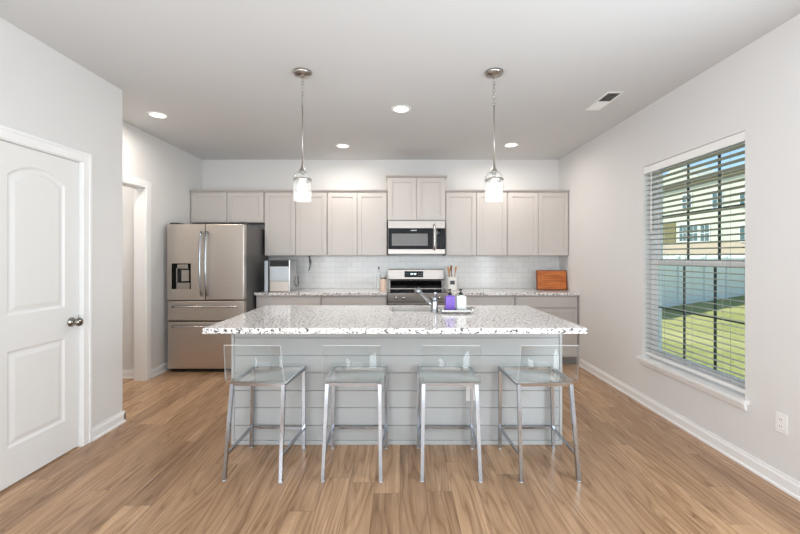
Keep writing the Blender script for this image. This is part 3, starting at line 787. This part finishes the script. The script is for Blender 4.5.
# ---------------------------------------------------------------- bar stools
def make_stool():
    t = thing('bar_stool', 'x', 'stool', (0, 0, 0), 0, 'acrylic bar stools along the island')
    r = .0105; SH = .577
    NF = {s: Vector((s * .177, -.205, 0)) for s in (-1, 1)}; NT = {s: Vector((s * .166, -.125, SH - .011)) for s in (-1, 1)}
    FF = {s: Vector((s * .192, .205, 0)) for s in (-1, 1)}; FT = {s: Vector((s * .187, .222, SH - .011)) for s in (-1, 1)}
    for s in (-1, 1):
        MB().tube([NF[s] + Vector((0, 0, .003)), NT[s]], r, square=True).build('leg', 'chrome', t)
        MB().tube([FF[s] + Vector((0, 0, .003)), FT[s]], r, square=True).build('leg', 'chrome', t)
    b = MB(); e = Vector((0, 0, 0))
    b.tube([NT[-1] + Vector((-r, 0, 0)), NT[1] + Vector((r, 0, 0))], r, square=True); b.tube([FT[-1] + Vector((-r, 0, 0)), FT[1] + Vector((r, 0, 0))], r, square=True)
    for s in (-1, 1): b.tube([NT[s] + Vector((0, r, 0)), FT[s] + Vector((0, -r, 0))], r, square=True)
    b.build('seat_frame', 'chrome', t)
    b = MB(); h = .148
    N_ = {s: NF[s].lerp(NT[s], h / SH) for s in (-1, 1)}; F_ = {s: FF[s].lerp(FT[s], h / SH) for s in (-1, 1)}
    for s in (-1, 1): b.tube([N_[s], F_[s]], .008, square=True)
    b.tube([F_[-1], F_[1]], .008, square=True); b.build('footrest', 'chrome', t)
    for P_ in (NF[-1], NF[1], FF[-1], FF[1]):
        MB().lathe([(0, 0), (.0125, 0), (.0125, .004), (0, .004)], P_, 12).build('foot_pad', 'bin', t)
    # bent acrylic sheet: seat and back in one
    th = .010; prof = [(.235, SH + .0005)]                       # (y, z) along the under side
    for k in range(0, 9):
        a = k / 8 * R(82); cy, rad = -.135, .045
        prof.append((cy - rad * math.sin(a), SH + .0005 + rad - rad * math.cos(a)))
    prof.append((-.215, .828))
    up = []
    for i, (y, z) in enumerate(prof):
        p = Vector(prof[max(i - 1, 0)]); q = Vector(prof[min(i + 1, len(prof) - 1)]); dd = (q - p).normalized()
        nrm = Vector((dd.y, -dd.x)) if dd.x < 0 or True else None
        if nrm.y < 0 and i < 3: nrm = -nrm
        if i >= 3 and nrm.x < 0: nrm = -nrm
        up.append((y + nrm.x * th, z + nrm.y * th))
    def half(y): return .184 + .004 * (y + .2) / .4
    b = MB(); bm = b.bm; ring = []
    def wid(i): return .186 if i < len(prof) - 1 else .176
    lo_l = [bm.verts.new((-wid(i), y, z)) for i, (y, z) in enumerate(prof)]; lo_r = [bm.verts.new((wid(i), y, z)) for i, (y, z) in enumerate(prof)]
    up_l = [bm.verts.new((-wid(i), y, z)) for i, (y, z) in enumerate(up)]; up_r = [bm.verts.new((wid(i), y, z)) for i, (y, z) in enumerate(up)]
    n = len(prof)
    for i in range(n - 1):
        for vs, mi in (((lo_l[i], lo_r[i], lo_r[i + 1], lo_l[i + 1]), 0), ((up_l[i], up_r[i], up_r[i + 1], up_l[i + 1]), 0), ((lo_l[i], lo_l[i + 1], up_l[i + 1], up_l[i]), 1), ((lo_r[i], lo_r[i + 1], up_r[i + 1], up_r[i]), 1)):
            f = bm.faces.new(vs); f.material_index = mi; f.smooth = (mi == 0)
    for i in (0, n - 1):
        f = bm.faces.new((lo_l[i], lo_r[i], up_r[i], up_l[i])); f.material_index = 1
    bmesh.ops.recalc_face_normals(bm, faces=bm.faces[:])
    o = b.build('seat_shell', ['acrylic', 'acrylic_edge'], t)
    return t
st = make_stool()
spots = [(-.888, 2.565, -3.5, 'clear acrylic bar stool at the end of the island nearest the refrigerator'),
         (-.292, 2.565, -.6, 'clear acrylic bar stool second along the island counting from the refrigerator end'),
         (.318, 2.565, -1.6, 'clear acrylic bar stool in front of the island outlet'),
         (.910, 2.565, 1.2, 'clear acrylic bar stool at the end of the island nearest the window')]
for i, (x, y, a, lb) in enumerate(spots):
    if i == 0: st.location = (x, y, 0); st.rotation_euler = (0, 0, R(a)); st['label'] = lb
    else: copy_tree(st, lb, (x, y, 0), R(a))

# ---------------------------------------------------------------- pendants
def make_pendant():
    t = thing('pendant_light', 'x', 'pendant light', (0, 0, CH), 0, 'glass jar pendants over the island')
    MB().lathe([(0, 0), (.067, 0), (.067, -.012), (.060, -.022), (.03, -.028), (.012, -.034), (.010, -.046), (0, -.047)][::1], seg=32).build('canopy', 'nickel', t)
    b = MB()
    for k in range(8): b.torus((0, 0, -.058 - .026 * k), .010, .0022, 'y' if k % 2 else 'x', 16, 6, 1.5)
    b.build('chain', 'nickel', t)
    MB().lathe([(0, -.25), (.005, -.25), (.005, -.70), (0, -.70)], seg=10).build('rod', 'nickel', t)
    MB().lathe([(0, -.69), (.008, -.69), (.010, -.71), (.018, -.722), (.021, -.735), (.030, -.744), (.034, -.750), (0, -.751)], seg=28).build('cap', 'nickel', t)
    j = MB().shell([(.041, -.748), (.050, -.755), (.060, -.772), (.065, -.79), (.066, -.86), (.066, -.955), (.0645, -.962), (.063, -.955), (.063, -.80), (.060, -.78), (.048, -.760), (.041, -.752)], seg=36).build('glass_shade', 'jar_glass', t)
    MB().shell([(.0665, -.795), (.0680, -.797), (.0680, -.811), (.0665, -.813)], seg=36).build('ring_band', 'nickel', j)
    MB().lathe([(0, -.75), (.014, -.75), (.014, -.79), (0, -.79)], seg=16).build('socket', 'nickel', t)
    MB().lathe([(0, -.785), (.013, -.788), (.018, -.81), (.030, -.84), (.032, -.865), (.025, -.89), (.012, -.902), (0, -.905)], seg=20).build('bulb', 'bulb', t)
    return t
pd = make_pendant()
def lamp_light(parent, loc, power, kind='POINT', size=.05):
    d = bpy.data.lights.new('lamp', kind); d.energy = power; d.color = (1, .93, .84)
    if kind == 'POINT': d.shadow_soft_size = size
    else: d.shape = 'DISK'; d.size = size; d.spread = R(172)
    o = bpy.data.objects.new('lamp', d); C.objects.link(o); o.location = loc; o.parent = parent; return o
pd2 = copy_tree(pd, 'glass jar pendant light hanging over the island nearer the window', (.700, 2.88, CH))
pd['label'] = 'glass jar pendant light hanging over the island nearer the refrigerator'; pd.location = (-.726, 2.88, CH)
for p in (pd, pd2): lamp_light(p, (0, 0, -.925), .8, 'POINT', .03)

# ---------------------------------------------------------------- ceiling fittings
def make_can():
    t = thing('recessed_light', 'x', 'ceiling light', (0, 0, CH), 0, 'recessed ceiling lights')
    MB().lathe([(.068, -.002), (.070, -.006), (.092, -.004), (.094, 0), (.068, 0)], seg=36).build('trim_ring', 'white_plastic', t)
    MB().lathe([(0, -.003), (.067, -.003), (.067, -.001), (0, -.001)], seg=36).build('lens', 'lens', t)
    return t
can = make_can()
cs = [(-2.35, 3.758, 'recessed ceiling light nearest the left wall, before the doorway'), (.01, 3.605, 'recessed ceiling light over the island between the two pendants'),
      (-.71, 4.81, 'recessed ceiling light nearest the back wall between refrigerator and range'), (1.37, 4.77, 'recessed ceiling light in front of the right-hand wall cabinets')]
cans = []
for i, (x, y, lb) in enumerate(cs):
    c = can if i == 0 else copy_tree(can, lb, (x, y, CH))
    if i == 0: c.location = (x, y, CH)
    c['label'] = lb; cans.append(c)
cans[0]['label'] = cs[0][2]
for c in cans: lamp_light(c, (0, 0, -.012), 9, 'AREA', .13)
area('hall_fill_light', (-3.6, 3.8, 2.70), (0, 0, -1), .3, .3, 12, (1, .95, .88))  # unseen light added so the closed hall is not dark

vt = thing('ceiling_vent', 'white rectangular air vent with louvers in the ceiling', 'vent', (1.80, 3.425, CH))
b = MB(); vx, vy = .072, .20
b.box(-vx, -vx + .02, -vy, vy, -.006, 0, .002, 1); b.box(vx - .02, vx, -vy, vy, -.006, 0, .002, 1); b.box(-vx + .02, vx - .02, -vy, -vy + .02, -.006, 0, .002, 1); b.box(-vx + .02, vx - .02, vy - .02, vy, -.006, 0, .002, 1); b.box(-vx + .02, vx - .02, -.004, .004, -.006, 0)
b.build('frame', 'white_plastic', vt)
M['duct'] = mat('duct_grey', (92, 92, 92), .8)
MB().box(-vx + .02, vx - .02, -vy + .02, vy - .02, -.0015, -.0003).build('backing', 'duct', vt)
for k in range(14):
    y = -vy + .032 + k * (2 * vy - .064) / 13
    if abs(y) < .008: continue
    s = -1 if y < 0 else 1
    b = MB(); b.prism([(y - .004 * s, -.0016), (y - .003 * s, -.0016), (y + .009 * s, -.0075), (y + .008 * s, -.0075)], -vx + .02, vx - .02, 'x'); b.build('louver', 'white_plastic', vt)

# wall outlets
o = make_outlet(None, 'wall_outlet'); o.location = (XR, 2.29, .385); o.rotation_euler = (0, 0, R(-90)); tag(o, 'white electrical outlet low on the right wall near the window', 'outlet')
o2 = make_outlet(None, 'wall_outlet'); o2.location = (-1.345, YB - .008, 1.07); tag(o2, 'white electrical outlet on the tile backsplash beside the ice maker', 'outlet')

# ---------------------------------------------------------------- things on the back counters
ic = thing('ice_maker', 'stainless countertop ice maker with clear bin beside the refrigerator', 'ice maker', (-1.57, 4.93, CT))
b = MB(); b.box(-.10, .17, 0, .32, .0, .415, .010, 3); b.build('body', 'steel_plain', ic)
MB().box(-.165, -.115, .015, .30, 0, .40, .010, 3).build('water_tank', 'bin', ic)
MB().box(-.1145, -.1005, .01, .31, .0, .405).build('side_seam', 'black', ic)
b = MB()
for k in range(6): b.box(-.085, .15, -.004, .002, .335 + k * .012, .342 + k * .012)
b.box(-.088, .153, -.002, .003, .328, .408); b.build('vent_grille', 'black', ic)
MB().box(-.085, .15, -.006, .004, .145, .320, .006).build('ice_bin', 'bin', ic)
MB().box(-.085, .15, -.006, .004, .012, .135, .004).build('front_panel', 'steel', ic)
MB().tube([(.165, .29, .05), (.190, .30, .07), (.200, .30, .11), (.188, .30, .145), (.196, .31, .17), (.180, .31, .18)], .006, 8).build('power_cord', 'grey_cord', ic)
cd = MB().tube([(-1.27, 5.44, 1.38), (-1.268, 5.44, 1.345), (-1.262, 5.44, 1.30), (-1.262, 5.44, 1.255), (-1.272, 5.44, 1.20), (-1.288, 5.44, 1.165)], [.010, .010, .014, .008, .007, .005], 10).build('hanging_cord', 'grey_cord')
tag(cd, 'short grey cord hanging under the wall cabinets beside the ice maker', 'cord')

ob = thing('oil_bottle', 'tall clear glass bottle with dark stopper left of the range', 'bottle', (-.285, 5.20, CT))
MB().lathe([(0, 0), (.032, 0), (.034, .01), (.034, .17), (.028, .20), (.013, .225), (.012, .275), (.014, .28), (.014, .288), (0, .288)], seg=24).build('bottle', 'bottle_glass', ob)
MB().lathe([(0, .287), (.012, .287), (.013, .305), (.006, .31), (.004, .325), (0, .326)], seg=16).build('stopper', 'label_dark', ob)
sj = thing('spice_jar', 'short jar of peach contents with grey lid beside the range', 'jar', (-.222, 5.13, CT))
MB().lathe([(0, 0), (.038, 0), (.040, .008), (.040, .145), (.036, .155), (0, .155)], seg=24).build('jar', 'peach', sj)
MB().lathe([(0, .155), (.037, .155), (.038, .18), (.034, .186), (0, .187)], seg=24).build('lid', 'nickel', sj)

uc = thing('utensil_crock', 'white ceramic utensil crock with small dark label right of the range', 'crock', (.692, 5.17, CT))
MB().shell([(.0, 0.002), (.060, .002), (.066, .008), (.068, .03), (.068, .17), (.070, .178), (.070, .184), (.064, .184), (.062, .03), (.0, .02)], seg=32).build('crock', 'ceramic', uc)
b = MB()
ang = [(-math.pi / 2 - .45 + .9 * k / 8) for k in range(9)]
pts = [(.0688 * math.cos(a), .0688 * math.sin(a)) for a in ang] + [(.0675 * math.cos(a), .0675 * math.sin(a)) for a in ang[::-1]]
b.prism(pts, .085, .135, 'z'); b.build('dark_label', 'label_dark', uc)
def utensil(label, name, x, y, tx, ty, top, mt, head):
    t = thing(name, label, 'utensil', (.692 + x, 5.17 + y, CT + .021), 0, 'wooden utensils in the crock')
    b = MB(); p, q = Vector((0, 0, .004)), Vector((tx, ty, top)); d = (q - p)
    b.tube([p, p + d * .7, p + d * .78, p + d * .88, p + d], [.006, .006, head * .6, head, head * .7], 10)
    b.build('handle', mt, t); return t
utensil('wooden spoon leaning left in the utensil crock', 'wooden_spoon', -.015, .0, -.035, .0, .30, 'wood_tool', .016)
utensil('darker wooden spatula upright in the utensil crock', 'wooden_spatula', .0, .02, -.004, .01, .315, 'wood_dark', .015)
utensil('pale wooden fork leaning right in the utensil crock', 'wooden_fork', .015, -.01, .040, -.006, .305, 'wood_tool', .015)
utensil('pale wooden spoon behind the others in the utensil crock', 'wooden_spoon', -.022, .026, -.006, .008, .28, 'wood_tool', .012)

cbt = thing('cutting_board', 'orange-brown wooden cutting board propped upright on the right counter', 'cutting board', (2.035, 5.175, CT + .0015), R(2))
cbt.rotation_euler = (R(-5), 0, 0)
b = MB(); b.box(-.205, .205, 0, .020, 0.004, .270, .004, 2); pl = b.build('board', 'board_edge', cbt)
MB().box(-.190, .190, -.0012, .001, .016, .258).build('face', 'board', pl)
b = MB()
for x in (-.15, .13): b.box(x - .001, x + .001, -.0020, -.001, .018, .248)
for z, x0, x1 in ((.20, -.11, .10), (.185, -.11, .11), (.165, -.10, .06), (.13, -.14, .15)): b.box(x0, x1, -.0020, -.001, z, z + .003)
b.build('engraved_line', 'board_edge', pl)
b = MB(); b.tube([(-.06, .021, .18), (-.06, .105, .018)], .004, 6); b.tube([(.06, .021, .18), (.06, .105, .018)], .004, 6); b.tube([(-.06, .105, .018), (.06, .105, .018)], .004, 6); b.build('stand', 'board_edge', cbt)
